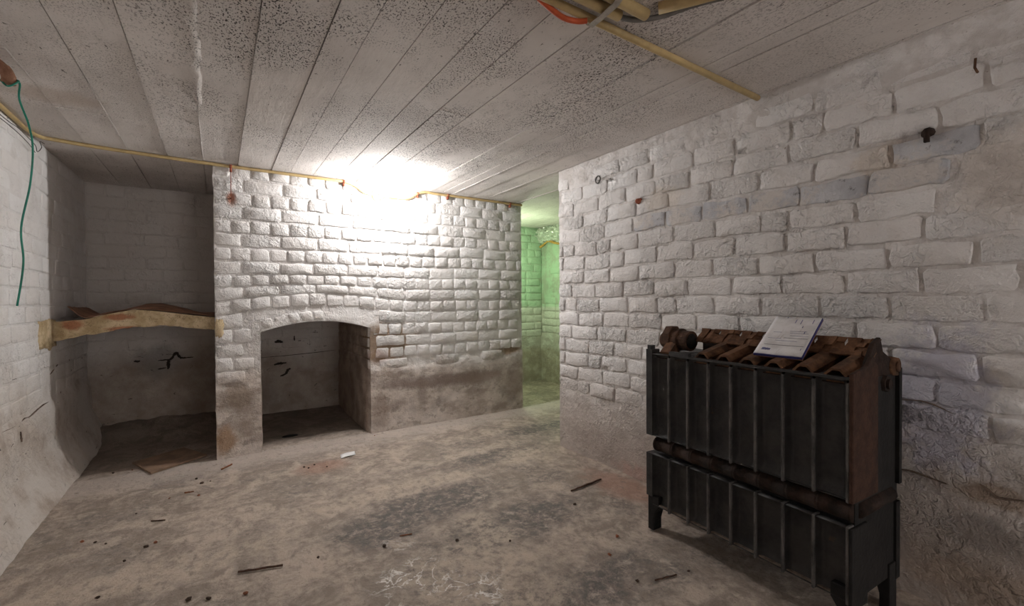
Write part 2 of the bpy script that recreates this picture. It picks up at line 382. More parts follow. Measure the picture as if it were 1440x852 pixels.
def nz(x, y, z=0.0, sc_=1.0): return noise.noise(Vector((x * sc_, y * sc_, z * sc_ + 3.3)))
def fbm(x, y, z, sc_, oc=3):
    a = 0; am = 1
    for k in range(oc): a += am * nz(x, y, z, sc_); am *= .5; sc_ *= 2.1
    return a
def sstep(a, b, x):
    t = max(0, min(1, (x - a) / (b - a))); return t * t * (3 - 2 * t)

# ------------------------------------------------------------------ masonry
class Face:
    """a flat wall face: origin, unit direction along the wall, outward normal"""
    def __init__(s, o, d, n): s.o = Vector(o); s.d = Vector(d); s.n = Vector(n)
    def at(s, a, z, out=0.0): return s.o + s.d * a + Vector((0, 0, z)) + s.n * out

def brick(face, a0, a1, z0, z1, proud, mat, parent, jit=.003, rough=.0003, warp=None, ang=0.0, npl=4):
    """one hand-laid brick: ragged outline, rounded arrises, slightly pillowed face"""
    ca, cz = (a0 + a1) / 2, (z0 + z1) / 2; hw, hh = (a1 - a0) / 2, (z1 - z0) / 2
    per = []
    nx = npl if hw > .075 else max(2, npl - 2); c = min(.008, hw * .2)
    for i in range(nx + 1): per.append((-hw + c + (2 * hw - 2 * c) * i / nx, -hh))
    for i in range(3): per.append((hw, -hh + c + (2 * hh - 2 * c) * i / 2))
    for i in range(nx + 1): per.append((hw - c - (2 * hw - 2 * c) * i / nx, hh))
    for i in range(3): per.append((-hw, hh - c - (2 * hh - 2 * c) * i / 2))
    n = len(per); tilt = (random.uniform(-.02, .02), random.uniform(-.02, .02))
    jt = [(random.uniform(-jit, jit), random.uniform(-jit, jit)) for _ in per]
    ca_, sa_ = math.cos(ang), math.sin(ang); V = []; F_ = []
    def put(x, z, out):
        xr, zr = x * ca_ - z * sa_, x * sa_ + z * ca_
        A, Z = ca + xr, cz + zr
        if warp: Z += warp(A, Z)
        V.append(face.at(A, Z, out))
    for inset, lv in ((0, -.35), (.0022, .70), (.0065, 1.0)):
        for (x, z), (jx, jz) in zip(per, jt):
            k = 1 - inset / hw; k2 = 1 - inset / hh
            out = proud * lv
            if lv > .5: out += (x * tilt[0] * .25 + z * tilt[1] * .6) + random.uniform(-rough, rough)
            put((x + jx) * k, (z + jz) * k2, out)
    put(random.uniform(-.2, .2) * hw, random.uniform(-.2, .2) * hh, proud * 1.0 + random.uniform(-rough, rough))
    for r in range(2):
        for i in range(n): j = (i + 1) % n; F_.append((r * n + i, r * n + j, r * n + n + j, r * n + n + i))
    for i in range(n): F_.append((2 * n + i, 2 * n + (i + 1) % n, 3 * n))
    ctr = face.at(ca, cz); V = [v - ctr for v in V]
    return fix_normals(mk('brick', V, F_, mat, parent, True, ctr))

BRICKS = {}
def course_rows(z_top, z_bot, pitch):
    out = []; z = z_top
    while z - pitch > z_bot - .02: out.append((z - pitch, z)); z -= pitch
    return out
def lay(face, s0, s1, rows, mat, parent, bond, joint=.012, proud=(.006, .014), ok=None, warp=None, L=.230, jit=.003, npl=4, phase=0.0, miss=.0):
    for k, (z0, z1) in enumerate(rows):
        header = (bond == 'english' and k % 2 == 0)
        Lk = .117 if header else L
        off = phase + ((0 if k % 2 else L / 2) if bond == 'running' else (0.0 if header else .055))
        a = s0 - (off % Lk)
        while a < s1 - .02:
            ln = Lk * random.uniform(.93, 1.07)
            if bond == 'running' and random.random() < .10: ln = Lk * .52
            b = a + ln; x0, x1 = max(a, s0), min(b, s1)
            a = b
            if x1 - x0 < .045: continue
            cz = (z0 + z1) / 2; ca = (x0 + x1) / 2
            if ok and not ok(ca, cz, x0, x1, z0, z1): continue
            if random.random() < miss: continue
            dz = random.uniform(-.003, .003)
            mt_ = mat(ca, cz) if callable(mat) else mat
            brick(face, x0 + joint / 2 * (x0 > s0), x1 - joint / 2 * (x1 < s1), z0 + joint / 2 + dz, z1 - joint / 2 + dz, random.uniform(*proud), mt_, parent, jit, warp=warp, npl=npl)

# ================================================================== THE SETTING
# ---- floor
def floor_h(x, y):
    h = .004 * fbm(x, y, 0, 2.2) + .002 * fbm(x, y, 5, 9, 2)
    if x < .05: h += (.085 * sstep(4.30, 4.62, y) + .02 * sstep(4.2, 4.4, y) * (1 + fbm(x, y, 1, 9))) * sstep(.05, -.05, x)
    if .2 < x < 1.05: h += .02 * sstep(4.2, 4.6, y)
    return h - .004
fl = MB().grid(lambda u, v: (lambda x, y: (x, y, floor_h(x, y)))(XL - .15 + (XG + .3 - XL) * u, YN + (YK + .15 - YN) * v), 200, 260)
fl.box((XL - .3, YN, -.2), (XG + .3, YK + .2, -.06))
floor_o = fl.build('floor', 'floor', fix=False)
tag(floor_o, 'worn stained grey-brown concrete cellar floor', 'floor', kind='structure')

# ---- ceiling: board-marked concrete, each board's imprint a piece of its own
ce = MB().box((XL - .3, YN, H + .012), (XG + .3, YK + .25, H + .2))
ceil_o = ce.build('ceiling', 'ceil', smooth=False); tag(ceil_o, 'low concrete ceiling with the marks of shuttering boards', 'ceiling', kind='structure')
edges = [XL - .05, -.624, -.44, -.255, -.072, .119, .318, .434, .585, .745, .89, 1.042, 1.215, 1.385, 1.50, 1.60, 1.69, 1.85, 2.02, 2.19, 2.37, 2.55, 2.73, 2.91, 3.09, 3.27, XG + .1]
rc = random.Random(3)
for i in range(len(edges) - 1):
    x0, x1 = edges[i] + .0018, edges[i + 1] - .0018
    splits = [YN, YK + .15]
    if rc.random() < .4: splits.insert(1, rc.uniform(1.3, 3.2))
    for a, b in zip(splits[:-1], splits[1:]):
        z0 = H - rc.uniform(0, .0055); sl = rc.uniform(-.0012, .0012)
        mb = MB().add([(x0, a, z0), (x1, a, z0 + sl), (x1, b, z0 + sl), (x0, b, z0), (x0, a, H + .014), (x1, a, H + .014), (x1, b, H + .014), (x0, b, H + .014)],
                      [(0, 3, 2, 1), (4, 5, 6, 7), (0, 1, 5, 4), (1, 2, 6, 5), (2, 3, 7, 6), (3, 0, 4, 7)])
        cx = (x0 + x1) / 2
        o = mb.build('board_imprint', 'ceil', ceil_o, smooth=False)
# thin fins of cement that oozed between the boards
for x, a, b, dep in ((-.44, 2.5, 3.44, .006), (-.255, 2.1, 3.44, .007), (-.072, 2.6, 3.44, .008), (.119, 1.6, 3.44, .006), (1.69, 1.9, 3.4, .007), (2.02, 1.2, 3.3, .006), (1.85, 1.5, 2.4, .003), (-.624, 2.2, 3.4, .005), (2.37, 2.8, 3.5, .006)):
    n_ = int((b - a) / .03); pts = [(x + .002 * nz(i, x, 0, .7), a + (b - a) * i / n_, 0) for i in range(n_ + 1)]
    mb = MB()
    for k, (px, py, _) in enumerate(pts):
        d = dep * max(.1, .7 + .9 * nz(k * .37, x * 9)); e = .0022
        mb.v += [Vector((px - e, py, H + .004)), Vector((px, py, H - .004 - d)), Vector((px + e, py, H + .004))]
    for k in range(n_): q = 3 * k; mb.f += [(q, q + 1, q + 4, q + 3), (q + 1, q + 2, q + 5, q + 4)]
    mb.build('cement_fin', 'ceil', ceil_o)
# lumpy ridge of spilt concrete along one joint
def ridge(u, v):
    y = 1.35 + 1.25 * v; x = -.068 + (u - .5) * (.075 - .03 * v)
    h = math.sin(math.pi * u) * math.sin(math.pi * min(1, v * 1.02)) ** .4 * (.010 + .010 * fbm(x * 2, y, 0, 11))
    return (x + .006 * nz(y, 0, 0, 9), y, H + .001 - max(-.001, h))
MB().grid(ridge, 10, 60).build('concrete_ridge', 'ceil', ceil_o)

# ---- chimney wall
fB = Face((0, YB, 0), (1, 0, 0), (0, -1, 0))
def arch(x): return .895 - .066 * ((x - .6175) / .3757) ** 2
def dado_top(a): return .485 + .05 * sstep(1.2, 2.45, a) + .035 * fbm(a, 0, 1, 5, 3) - .03 * (a < XO0)
def hump(a, z):
    return .062 * max(0, 1 - ((a - .60) / .62) ** 2) * math.exp(-((z - 1.0) / .16) ** 2)
def breast_out(a, z):
    o = .0022 * fbm(a, 1, z, 9, 3) + .003 * fbm(a, 7, z, 2.5, 2)
    dt = dado_top(a); o += .013 * sstep(dt + .02, dt - .02, z) + .003 * fbm(a, 2, z, 6) * (z < dt)
    if .18 < a < 1.06 and z > .7: # lumpy render over the arch
        o += .010 * math.exp(-((z - arch(a) - .02) / .05) ** 2) * (1 + .6 * fbm(a, 3, z, 7))
    return o
mb = MB()
def bp(a, z):
    eg = .006 * fbm(0, a > 1.2, z, 6, 3) if (a < XB0 + .001 or a > XB1 - .001) else 0
    return fB.at(a + eg, z, breast_out(a, z))
mb.grid(lambda u, v: bp(XB0 + (XO0 - XB0) * u, -.02 + (H + .03) * v), 18, 120)
mb.grid(lambda u, v: bp(XO1 + (XB1 - XO1) * u, -.02 + (H + .03) * v), 88, 120)
mb.grid(lambda u, v: (lambda a: bp(a, arch(a) + (H + .01 - arch(a)) * v))(XO0 + (XO1 - XO0) * u), 46, 66)
# hearth: jambs, soffit; outer flanks of the chimney; solid core behind the face
rj = lambda y, z: .004 * fbm(y, 0, z, 6) + .012 * sstep(.62, .50, z) * sstep(YB, YB + .1, y)
mb.grid(lambda u, v: (XO1 - rj(YB + (YK - YB) * u, v), YB - breast_out(XO1, v * arch(XO1)) * (u == 0) + (YK - YB) * u, -.02 + (arch(XO1) + .02) * v), 40, 36)
mb.grid(lambda u, v: (XO0 + rj(YB + (YK - YB) * u, v) * (u > 0), YB - breast_out(XO0, v * arch(XO0)) * (u == 0) + (YK - YB) * u, -.02 + (arch(XO0) + .02) * v), 30, 30)
mb.grid(lambda u, v: (lambda a: (a, YB - breast_out(a, arch(a)) * (v == 0) + (YK - YB) * v, arch(a)))(XO0 + (XO1 - XO0) * u), 46, 8)
mb.grid(lambda u, v: (XB0 + (.006 * fbm(0, 0, v * H, 6, 3) if u == 0 else .003 * fbm(u, 0, v, 5)), YB - .001 + (YK - YB) * u, -.02 + (H + .03) * v), 20, 60)
mb.grid(lambda u, v: (XB1 - .003 * fbm(u, 0, v, 5), YB - .001 + (YK - YB) * u, -.02 + (H + .03) * v), 30, 60)
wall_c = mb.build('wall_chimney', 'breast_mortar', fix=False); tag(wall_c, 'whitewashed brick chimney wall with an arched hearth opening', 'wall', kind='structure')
rowsB = course_rows(1.966, .40, .0925)
def ok_b(a, z, x0, x1, z0, z1):
    if z < dado_top(a) + .03: return False
    if x1 > XO0 - .005 and x0 < XO1 + .005 and z0 + hump(a, z) < arch(max(XO0, min(XO1, a))) + .085: return False
    return True
random.seed(11)
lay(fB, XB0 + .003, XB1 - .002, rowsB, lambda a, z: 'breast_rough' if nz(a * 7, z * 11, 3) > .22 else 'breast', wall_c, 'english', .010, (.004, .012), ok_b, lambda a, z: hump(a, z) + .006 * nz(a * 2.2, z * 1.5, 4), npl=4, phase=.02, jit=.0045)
# rowlock arch over the opening
n_ = 9
for i in range(5):
    a0 = XO0 + (XO1 - XO0) * (i + .5) / n_; an = math.atan(-2 * .066 * (a0 - .6175) / .3757 ** 2) * 1.0
    brick(fB, a0 - .036, a0 + .036, arch(a0) + .008, arch(a0) + .075, random.uniform(.008, .014), 'breast', wall_c, .004, ang=an)
# bricks of the hearth jamb
fJ = Face((XO1, YB, 0), (0, 1, 0), (-1, 0, 0))
lay(fJ, .012, 1.06, course_rows(.83, .50, .083), 'breast', wall_c, 'running', .012, (.003, .009), None, npl=3)

# ---- right wall
fR = Face((XR, 0, 0), (0, 1, 0), (-1, 0, 0))
def dadoR(y): return .41 + .05 * fbm(y, 3, 0, 3) + .02 * fbm(y, 1, 0, 12) + .17 * sstep(.95, .6, y)
def right_out(y, z):
    o = .0025 * fbm(y, 1, z, 8, 3) + .004 * fbm(y, 9, z, 2, 2)
    d = dadoR(y); o += .010 * sstep(d + .03, d - .03, z) + .006 * (z < d) * fbm(y, 4, z, 4)
    o += .008 * sstep(1.80, 1.86, z + .05 * fbm(y, 5, 0, 4)) # smeared render under the ceiling
    o += .010 * math.exp(-(((y - .28) / .11) ** 2 + ((z - 1.40) / .13) ** 2)) * (1 + fbm(y, 2, z, 12))
    return o
mb = MB()
mb.grid(lambda u, v: (lambda y, z: fR.at(y, z, right_out(y, z) if u < 1 else right_out(y, z) * .3))(YN + (YR - YN) * u, -.02 + (H + .03) * v), 250, 110, True)
mb.grid(lambda u, v: (XR + .26 * u - (right_out(YR, -.02 + (H + .03) * v) * .3 if u == 0 else 0), YR + .004 * fbm(u, 0, v * 2, 5) * (0 < u < 1), -.02 + (H + .03) * v), 10, 60, True)
mb.grid(lambda u, v: (XR + .26, YR + (YN - YR) * u, -.02 + (H + .03) * v), 20, 20, True)
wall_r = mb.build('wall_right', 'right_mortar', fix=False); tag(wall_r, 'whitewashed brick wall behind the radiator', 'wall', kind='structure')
rowsR = course_rows(1.9, .36, .0935); rowsR = [(a - .001 * 0, b) for a, b in rowsR]
random.seed(23)
BLUE = [(1.66, 1.44), (1.44, 1.44), (1.22, 1.44), (1.02, 1.44), (.86, 1.44), (.68, 1.44), (.56, 1.54), (.60, 1.44)]
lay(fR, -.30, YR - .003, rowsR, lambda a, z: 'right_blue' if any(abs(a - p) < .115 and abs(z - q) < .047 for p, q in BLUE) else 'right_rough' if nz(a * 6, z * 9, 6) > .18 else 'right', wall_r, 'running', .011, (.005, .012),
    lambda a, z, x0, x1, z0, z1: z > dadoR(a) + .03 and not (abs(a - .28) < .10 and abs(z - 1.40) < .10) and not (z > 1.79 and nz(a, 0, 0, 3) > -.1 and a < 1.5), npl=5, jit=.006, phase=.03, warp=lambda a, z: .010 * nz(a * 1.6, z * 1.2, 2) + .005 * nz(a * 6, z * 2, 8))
fRe = Face((XR, YR, 0), (1, 0, 0), (0, 1, 0))
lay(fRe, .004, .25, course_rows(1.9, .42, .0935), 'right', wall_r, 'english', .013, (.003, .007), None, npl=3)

# ---- left wall
fL = Face((XL, 0, 0), (0, 1, 0), (1, 0, 0))
def left_out(y, z):
    o = .003 * fbm(y, 1, z, 7, 3) + .005 * fbm(y, 9, z, 2, 2)
    zt = .26 + .03 * fbm(y, 2, 0, 4); o += .022 * sstep(.52, .40, z + .03 * fbm(y, 6, 0, 5))
    if z < zt: o += .100 * ((zt - z) / zt) ** 1.25 + .008 * fbm(y, 4, z, 7)
    return o
mb = MB().grid(lambda u, v: (lambda y, z: fL.at(y, z, left_out(y, z)))(YN + (YK + .02 - YN) * u, -.02 + (H + .03) * v), 260, 100)
mb.box((XL - .3, YN, 0), (XL - .03, YK + .3, H))
wall_l = mb.build('wall_left', 'left_mortar', fix=False); tag(wall_l, 'thickly whitewashed brick side wall running into the alcove', 'wall', kind='structure')
random.seed(31)
lay(fL, 2.2, YK - .004, course_rows(1.955, .42, .0925), 'left', wall_l, 'running', .009, (.002, .005), lambda a, z, *q: z > .50 + .05 * nz(a, 0, 0, 5), npl=3)

# ---- added rear wall, unseen behind the camera; its opening shapes the world fill light
mb = MB().box((XL - .3, YN - .25, 0), (.75, YN, H + .02)); wall_n = mb.build('wall_rear_added', 'left_mortar', smooth=False)
tag(wall_n, 'added unseen rear wall leaving an opening for fill light', 'wall', kind='structure')

# ---- back wall (alcove, hearth)
fK = Face((0, YK, 0), (1, 0, 0), (0, -1, 0))
def back_out(a, z): return .003 * fbm(a, 1, z, 7, 3) + .005 * fbm(a, 9, z, 2, 2) + .006 * sstep(.62, .56, z + .04 * fbm(a, 0, 0, 6))
mb = MB().grid(lambda u, v: (lambda a, z: fK.at(a, z, back_out(a, z)))(XL - .02 + (XO1 + .1 - XL) * u, -.02 + (H + .03) * v), 100, 100)
mb.box((XL, YK + .03, 0), (XO1 + .1, YK + .3, H))
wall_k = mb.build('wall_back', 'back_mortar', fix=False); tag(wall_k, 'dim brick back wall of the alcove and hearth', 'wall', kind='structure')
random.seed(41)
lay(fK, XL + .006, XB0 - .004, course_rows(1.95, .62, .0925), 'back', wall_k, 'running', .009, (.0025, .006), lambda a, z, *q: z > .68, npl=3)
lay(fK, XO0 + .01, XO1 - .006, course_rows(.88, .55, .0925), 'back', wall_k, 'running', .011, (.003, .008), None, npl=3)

# ---- open cracks and lost joints: ragged dark slits laid into the wall faces
def crack(face, pts, w_, out, parent, seed=0, mat='crack'):
    P = smooth_path([Vector((a, z, 0)) for a, z in pts], 7); n = len(P); mb = MB()
    for i, p in enumerate(P):
        d = (P[min(i + 1, n - 1)] - P[max(i - 1, 0)]).normalized(); q = Vector((-d.y, d.x, 0))
        k = (.15 + .85 * math.sin(math.pi * (i + .3) / (n - .4)) ** .7) if n > 2 else 1
        h1 = w_ * k * (.6 + 1.2 * abs(nz(i * .8, seed, 0, 1))); h2 = w_ * k * (.6 + 1.2 * abs(nz(i * .8, seed + 5, 0, 1)))
        a_, b_ = p + q * h1, p - q * h2
        mb.v += [face.at(a_.x, a_.y, out), face.at(b_.x, b_.y, out), face.at(b_.x, b_.y, out - .02), face.at(a_.x, a_.y, out - .02)]
    for i in range(n - 1):
        for k in range(4): mb.f.append((4 * i + k, 4 * i + (k + 1) % 4, 4 * i + 4 + (k + 1) % 4, 4 * i + 4 + k))
    mb.f += [(0, 1, 2, 3), (4 * n - 1, 4 * n - 2, 4 * n - 3, 4 * n - 4)]
    return mb.build('crack', mat, parent, smooth=False)
for k, (pts, w_) in enumerate(((((-.415, .566), (-.369, .568), (-.332, .571), (-.309, .605), (-.294, .621), (-.271, .584), (-.247, .576), (-.18, .577)), .010), (((-.346, .572), (-.347, .531), (-.350, .491)), .012), (((-.416, .497), (-.361, .504)), .006), (((-.565, .573), (-.526, .570)), .009),
                               (((.425, .667), (.459, .671), (.494, .663)), .013), (((.59, .717), (.59, .67)), .006), (((.417, .459), (.469, .468), (.522, .470)), .011), (((.468, .350), (.515, .371), (.533, .403), (.557, .414)), .012), (((.31, .533), (.505, .537), (.749, .546), (.949, .559)), .0025))):
    crack(fK, pts, w_, .013, wall_k, k)
for k, (pts, w_) in enumerate(((((2.968, .458), (3.136, .449), (3.25, .458), (3.331, .452), (3.48, .466), (3.632, .471)), .0022), (((3.144, .415), (3.151, .385), (3.160, .362)), .007), (((3.827, .543), (3.913, .494), (3.881, .464)), .006), (((4.116, .665), (4.129, .591), (4.219, .619)), .005), (((3.70, .62), (3.86, .66)), .005))):
    a0, z0 = pts[len(pts) // 2]; crack(fL, pts, w_, left_out(a0, z0) + .004, wall_l, k + 20, 'crack_soft')
for k, (pts, w_) in enumerate(((((.571, .433), (.535, .439), (.497, .434), (.44, .424)), .0025), (((.363, .451), (.341, .436), (.321, .421), (.269, .431)), .004), (((.564, .683), (.498, .688), (.427, .662)), .002))):
    a0, z0 = pts[len(pts) // 2]; crack(fR, pts, w_, right_out(a0, z0) + .007, wall_r, k + 40, 'crack_soft')

# ---- the green-lit room beyond the passage
mb = MB().grid(lambda u, v: (lambda a, z: fK.at(a, z, .004 * fbm(a, 2, z, 5)))(XB1 - .05 + (XG + .05 - XB1) * u, -.02 + (H + .03) * v), 50, 70)
mb.box((XO1 + .1, YK + .03, 0), (XG + .3, YK + .3, H))
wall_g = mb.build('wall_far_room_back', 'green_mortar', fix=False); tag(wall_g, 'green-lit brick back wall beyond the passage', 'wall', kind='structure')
fG = Face((XG, 0, 0), (0, 1, 0), (-1, 0, 0))
mb = MB().grid(lambda u, v: (lambda y, z: fG.at(y, z, .004 * fbm(y, 2, z, 5) + .012 * sstep(.62, .56, z)))(1.2 + (YK - 1.2) * u, -.02 + (H + .03) * v), 100, 70, True)
mb.box((XG + .03, 1.2, 0), (XG + .3, YK + .3, H))
wall_g2 = mb.build('wall_far_room_right', 'green_mortar', fix=False); tag(wall_g2, 'whitewashed wall with painted-in green light beyond the passage below the crumpled plastic', 'wall', kind='structure')
mb = MB().box((XR + .27, 1.0, 0), (XG + .3, 1.2, H)); wg3 = mb.build('wall_far_room_blocker', 'green_mortar', smooth=False); tag(wg3, 'added unseen wall closing the far room to outside light opposite the green back wall', 'wall', kind='structure')  # added unseen wall that keeps world light out of the far room
random.seed(51)
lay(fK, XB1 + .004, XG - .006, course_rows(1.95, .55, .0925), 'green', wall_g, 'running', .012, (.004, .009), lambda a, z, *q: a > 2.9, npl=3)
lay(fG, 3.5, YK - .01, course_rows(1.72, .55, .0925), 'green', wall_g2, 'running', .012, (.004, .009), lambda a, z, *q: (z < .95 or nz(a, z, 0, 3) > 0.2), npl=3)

# ================================================================== THINGS
def conv(x, y, z): return Vector((x, y, z))

# ---- lamp on the chimney wall
lp = thing('wall_lamp', 'bare lit bulb on a tan round plate at the top of the chimney wall', 'lamp', (1.062, YB - .014, 1.872))
mb = MB().tube([(0, .012, 0), (0, -.012, 0), (0, -.016, 0)], [.050, .050, .044], 22); mb.build('base_plate', 'plate', lp, smooth=False)
mb = MB().tube([(.022, -.012, .006), (.020, -.06, .003), (.0195, -.062, .002), (.014, -.152, -.008)], [.024, .024, .018, .017], 16); mb.build('lampholder', 'white_plastic', lp)
ax = (Vector((.008, -.212, -.018)) - Vector((.014, -.154, -.008))).normalized(); bc = Vector((.008, -.212, -.018)); rb = .033
dome = [(bc + ax * rb * math.cos(t_), max(.0005, rb * math.sin(t_))) for t_ in [math.radians(122 * i / 14) for i in range(15)]]
MB().tube([d[0] for d in dome], [d[1] for d in dome], 22).build('bulb', 'bulb', lp)
te_ = dome[-1]; MB().tube([te_[0] - ax * .001, te_[0] - ax * .004, te_[0] - ax * .022, te_[0] - ax * .042], [.0285, .0288, .022, .016], 22).build('bulb_collar', 'white_plastic', lp)
mb = MB().tube([(.013, -.014, -.034), (.013, -.020, -.034)], .005, 8); mb.build('screw', 'dark_wire', lp)

# ---- yellowed conduit along the ceiling edge
cd = thing('conduit', 'yellowed plastic conduit running along the top of the chimney wall to the lamp', 'conduit', (0, 0, 0))
zc = H - .0165
pl_ = smooth_path([(XL + .022, 1.2, zc), (XL + .022, 2.6, zc), (XL + .02, 3.1, zc), (XL + .022, 3.30, zc - .002), (XL + .045, 3.40, zc - .004), (XL + .10, 3.445, zc), (-.5, 3.485, zc), (-.02, YB - .028, zc), (.3, YB - .030, zc), (.70, YB - .030, zc), (.80, YB - .030, 1.944), (.88, YB - .03, 1.925), (.945, YB - .03, 1.885), (.99, YB - .03, 1.872), (1.02, YB - .028, 1.871)])
mb = MB().tube(pl_, .0105, 10); mb.build('pipe', 'conduit', cd)
pr_ = smooth_path([(1.10, YB - .028, 1.867), (1.20, YB - .03, 1.868), (1.29, YB - .03, 1.872), (1.34, YB - .03, 1.895), (1.39, YB - .03, 1.925), (1.46, YB - .03, 1.945), (1.55, YB - .03, zc), (2.0, YB - .03, zc), (XB1 - .01, YB - .03, zc)])
mb = MB().tube(pr_, .0105, 10); mb.build('pipe', 'conduit', cd)
for x, z in ((.078, zc), (.80, 1.944), (1.385, 1.925), (1.66, zc), (2.30, zc)):
    mb = MB(); mb.tube([(x - .007, YB - .030, z), (x + .007, YB - .030, z)], .0135, 10); mb.box((x - .007, YB - .034, z - .034), (x + .007, YB - .012, z - .010))
    mb.build('saddle_clip', 'rust_red', cd)

# ---- thin dark wire on the left wall
wx = XL + .024
mb = MB().tube(smooth_path([(wx, 2.6, 1.90), (wx, 3.013, 1.90), (wx, 3.166, 1.908), (wx, 3.279, 1.905), (wx + .01, 3.38, 1.885), (wx, 3.455, 1.869), (wx + .012, 3.475, 1.90), (wx, 3.50, 1.937), (wx, 3.58, 1.948)]), .0018, 6)
mb.tube(smooth_path([(wx, 2.6, 1.88), (wx, 3.10, 1.885), (wx + .006, 3.28, 1.870), (wx, 3.42, 1.855)]), .0016, 6)
tag(mb.build('thin_wire', 'dark_wire'), 'thin dark wire tacked along the top of the left wall', 'wire')

# ---- rusty hook at the ceiling and the green wire hanging from it
hk = thing('pipe_hook', 'rusty bent pipe end under the ceiling beside the left wall', 'pipe', (-.625, 2.4, 1.93))
mb = MB().tube(smooth_path([(-.16, -.02, .012), (-.10, -.01, .014), (-.055, 0, .004), (-.025, .0, -.02), (-.012, 0, -.05), (-.014, 0, -.072)]), [.018] * 24 + [.020] * 16 + [.019], 12); mb.build('pipe', rust_mat('terracotta_rust', (.20, .10, .06), (.33, .18, .12)), hk)
mb = MB().tube([(-.10, .0, -.03), (-.045, 0, -.035)], .014, 10); mb.build('nut', 'strap', hk)
gx = [(-.655, 2.4, 1.862), (-.640, 2.39, 1.846), (-.625, 2.385, 1.850), (-.612, 2.40, 1.872), (-.618, 2.41, 1.878), (-.609, 2.40, 1.862), (-.611, 2.40, 1.806), (-.588, 2.4, 1.718), (-.578, 2.4, 1.627), (-.587, 2.4, 1.492), (-.612, 2.4, 1.33), (-.608, 2.4, 1.197), (-.626, 2.4, 1.037)]
gx = [(-.640, 2.395, 1.872), (-.660, 2.40, 1.866)] + gx
tag(MB().tube(smooth_path(gx), .0032, 8).build('green_wire', 'green_wire'), 'green insulated wire dangling from the ceiling in front of the left wall', 'wire')

# ---- conduits across the ceiling above the radiator
zt = H - .018
tag(MB().tube([(.60, 1.045, zt), (2.02, 1.060, zt)], .0125, 12).build('ceiling_conduit', 'conduit'), 'long straight yellowed conduit crossing the ceiling to the radiator wall', 'conduit')
tag(MB().tube([(.60, .985, zt - .004), (1.058, .985, zt - .004)], .0165, 12).build('conduit_stub', 'conduit'), 'short yellowed conduit end strapped beside the long ceiling conduit', 'conduit')
tag(MB().tube([(.60, .928, zt - .004), (1.125, .936, zt - .004)], .0175, 12).build('conduit_stub', 'conduit'), 'longer of the two thick conduit ends under the metal strap', 'conduit')
tag(MB().tube([(1.138, .898, zt), (1.20, .80, zt), (1.26, .70, zt)], .0175, 12).build('conduit_stub', 'conduit'), 'thick yellowed conduit end with a grey cable beside it', 'conduit')
tag(MB().tube(smooth_path([(1.0585, .984, zt - .004), (1.075, .983, zt - .006), (1.12, .965, zt - .006), (1.175, .915, zt - .002), (1.215, .83, zt), (1.26, .76, zt)]), .0085, 8).build('grey_cable', 'grey_cable'), 'grey cable looping between the conduit ends on the ceiling', 'cable')
tag(MB().tube(smooth_path([(.80, 1.06, zt), (.87, 1.070, zt - .012), (.915, 1.072, zt - .016), (.955, 1.058, zt - .018), (.975, 1.04, zt - .018)]), .0085, 8).build('red_cable', 'red_cable'), 'orange red cable beside the strapped conduits on the ceiling', 'cable')
mb = MB()
sp = [(1.008, 1.085, H - .006), (1.005, 1.06, H - .034), (.995, 1.0, H - .0405), (.985, .93, H - .0425), (.97, .88, H - .036), (.965, .86, H - .006)]
for (x, y, z) in sp: mb.v += [Vector((x - .011, y, z)), Vector((x + .011, y, z)), Vector((x + .011, y, z - .002)), Vector((x - .011, y, z - .002))]
for i in range(len(sp) - 1):
    for k in range(4): mb.f.append((4 * i + k, 4 * i + (k + 1) % 4, 4 * i + 4 + (k + 1) % 4, 4 * i + 4 + k))
mb.f += [(0, 1, 2, 3), (4 * len(sp) - 1, 4 * len(sp) - 2, 4 * len(sp) - 3, 4 * len(sp) - 4)]
tag(mb.build('metal_strap', 'strap', smooth=False), 'flat galvanised strap holding conduits to the ceiling', 'strap')

# ---- nails and fixings on the right wall
def at_r(y, z, out): return Vector((XR - out, y, z))
mb = MB().tube([at_r(.374, 1.770, .0), at_r(.372, 1.772, .05)], .0035, 8); mb.tube([at_r(.372, 1.772, .05), at_r(.370, 1.80, .052)], .0035, 8)
tag(mb.build('bent_nail', 'rust'), 'rusty bent nail high on the right wall near the ceiling', 'nail')
mb = MB().tube([at_r(.494, 1.615, .0), at_r(.494, 1.612, .02)], [.020, .014], 9); mb.box(tuple(at_r(.500, 1.580, .026)), tuple(at_r(.486, 1.622, .012)))
tag(mb.build('rusty_bolt', 'rust_dark'), 'dark rusty bolt stub in the wall above the blue-grey bricks', 'bolt')
mb = MB(); ring = [at_r(2.076 + .022 * math.cos(a), 1.809 + .024 * math.sin(a), .014) for a in [i * math.pi / 4 for i in range(9)]]; mb.tube(ring, .004, 6)
tag(mb.build('wall_ring', 'dark_wire'), 'small dark ring flush in the right wall by the passage', 'ring')
mb = MB().tube([at_r(1.748, 1.612, 0), at_r(1.748, 1.610, .022), at_r(1.745, 1.606, .026)], [.020, .016, .004], 7)
tag(mb.build('rusty_plug', 'rust_red'), 'reddish rusty plug in the right wall', 'plug')
mb = MB().tube([(.078, YB - .0, 1.735), (.078, YB - .035, 1.73)], .005, 7); mb.tube([(.078, YB - .014, 1.75), (.079, YB - .015, 1.93)], .0022, 6)
tag(mb.build('rusty_nail', 'rust_red'), 'rusty nail with a thin wire at the left of the chimney wall', 'nail')

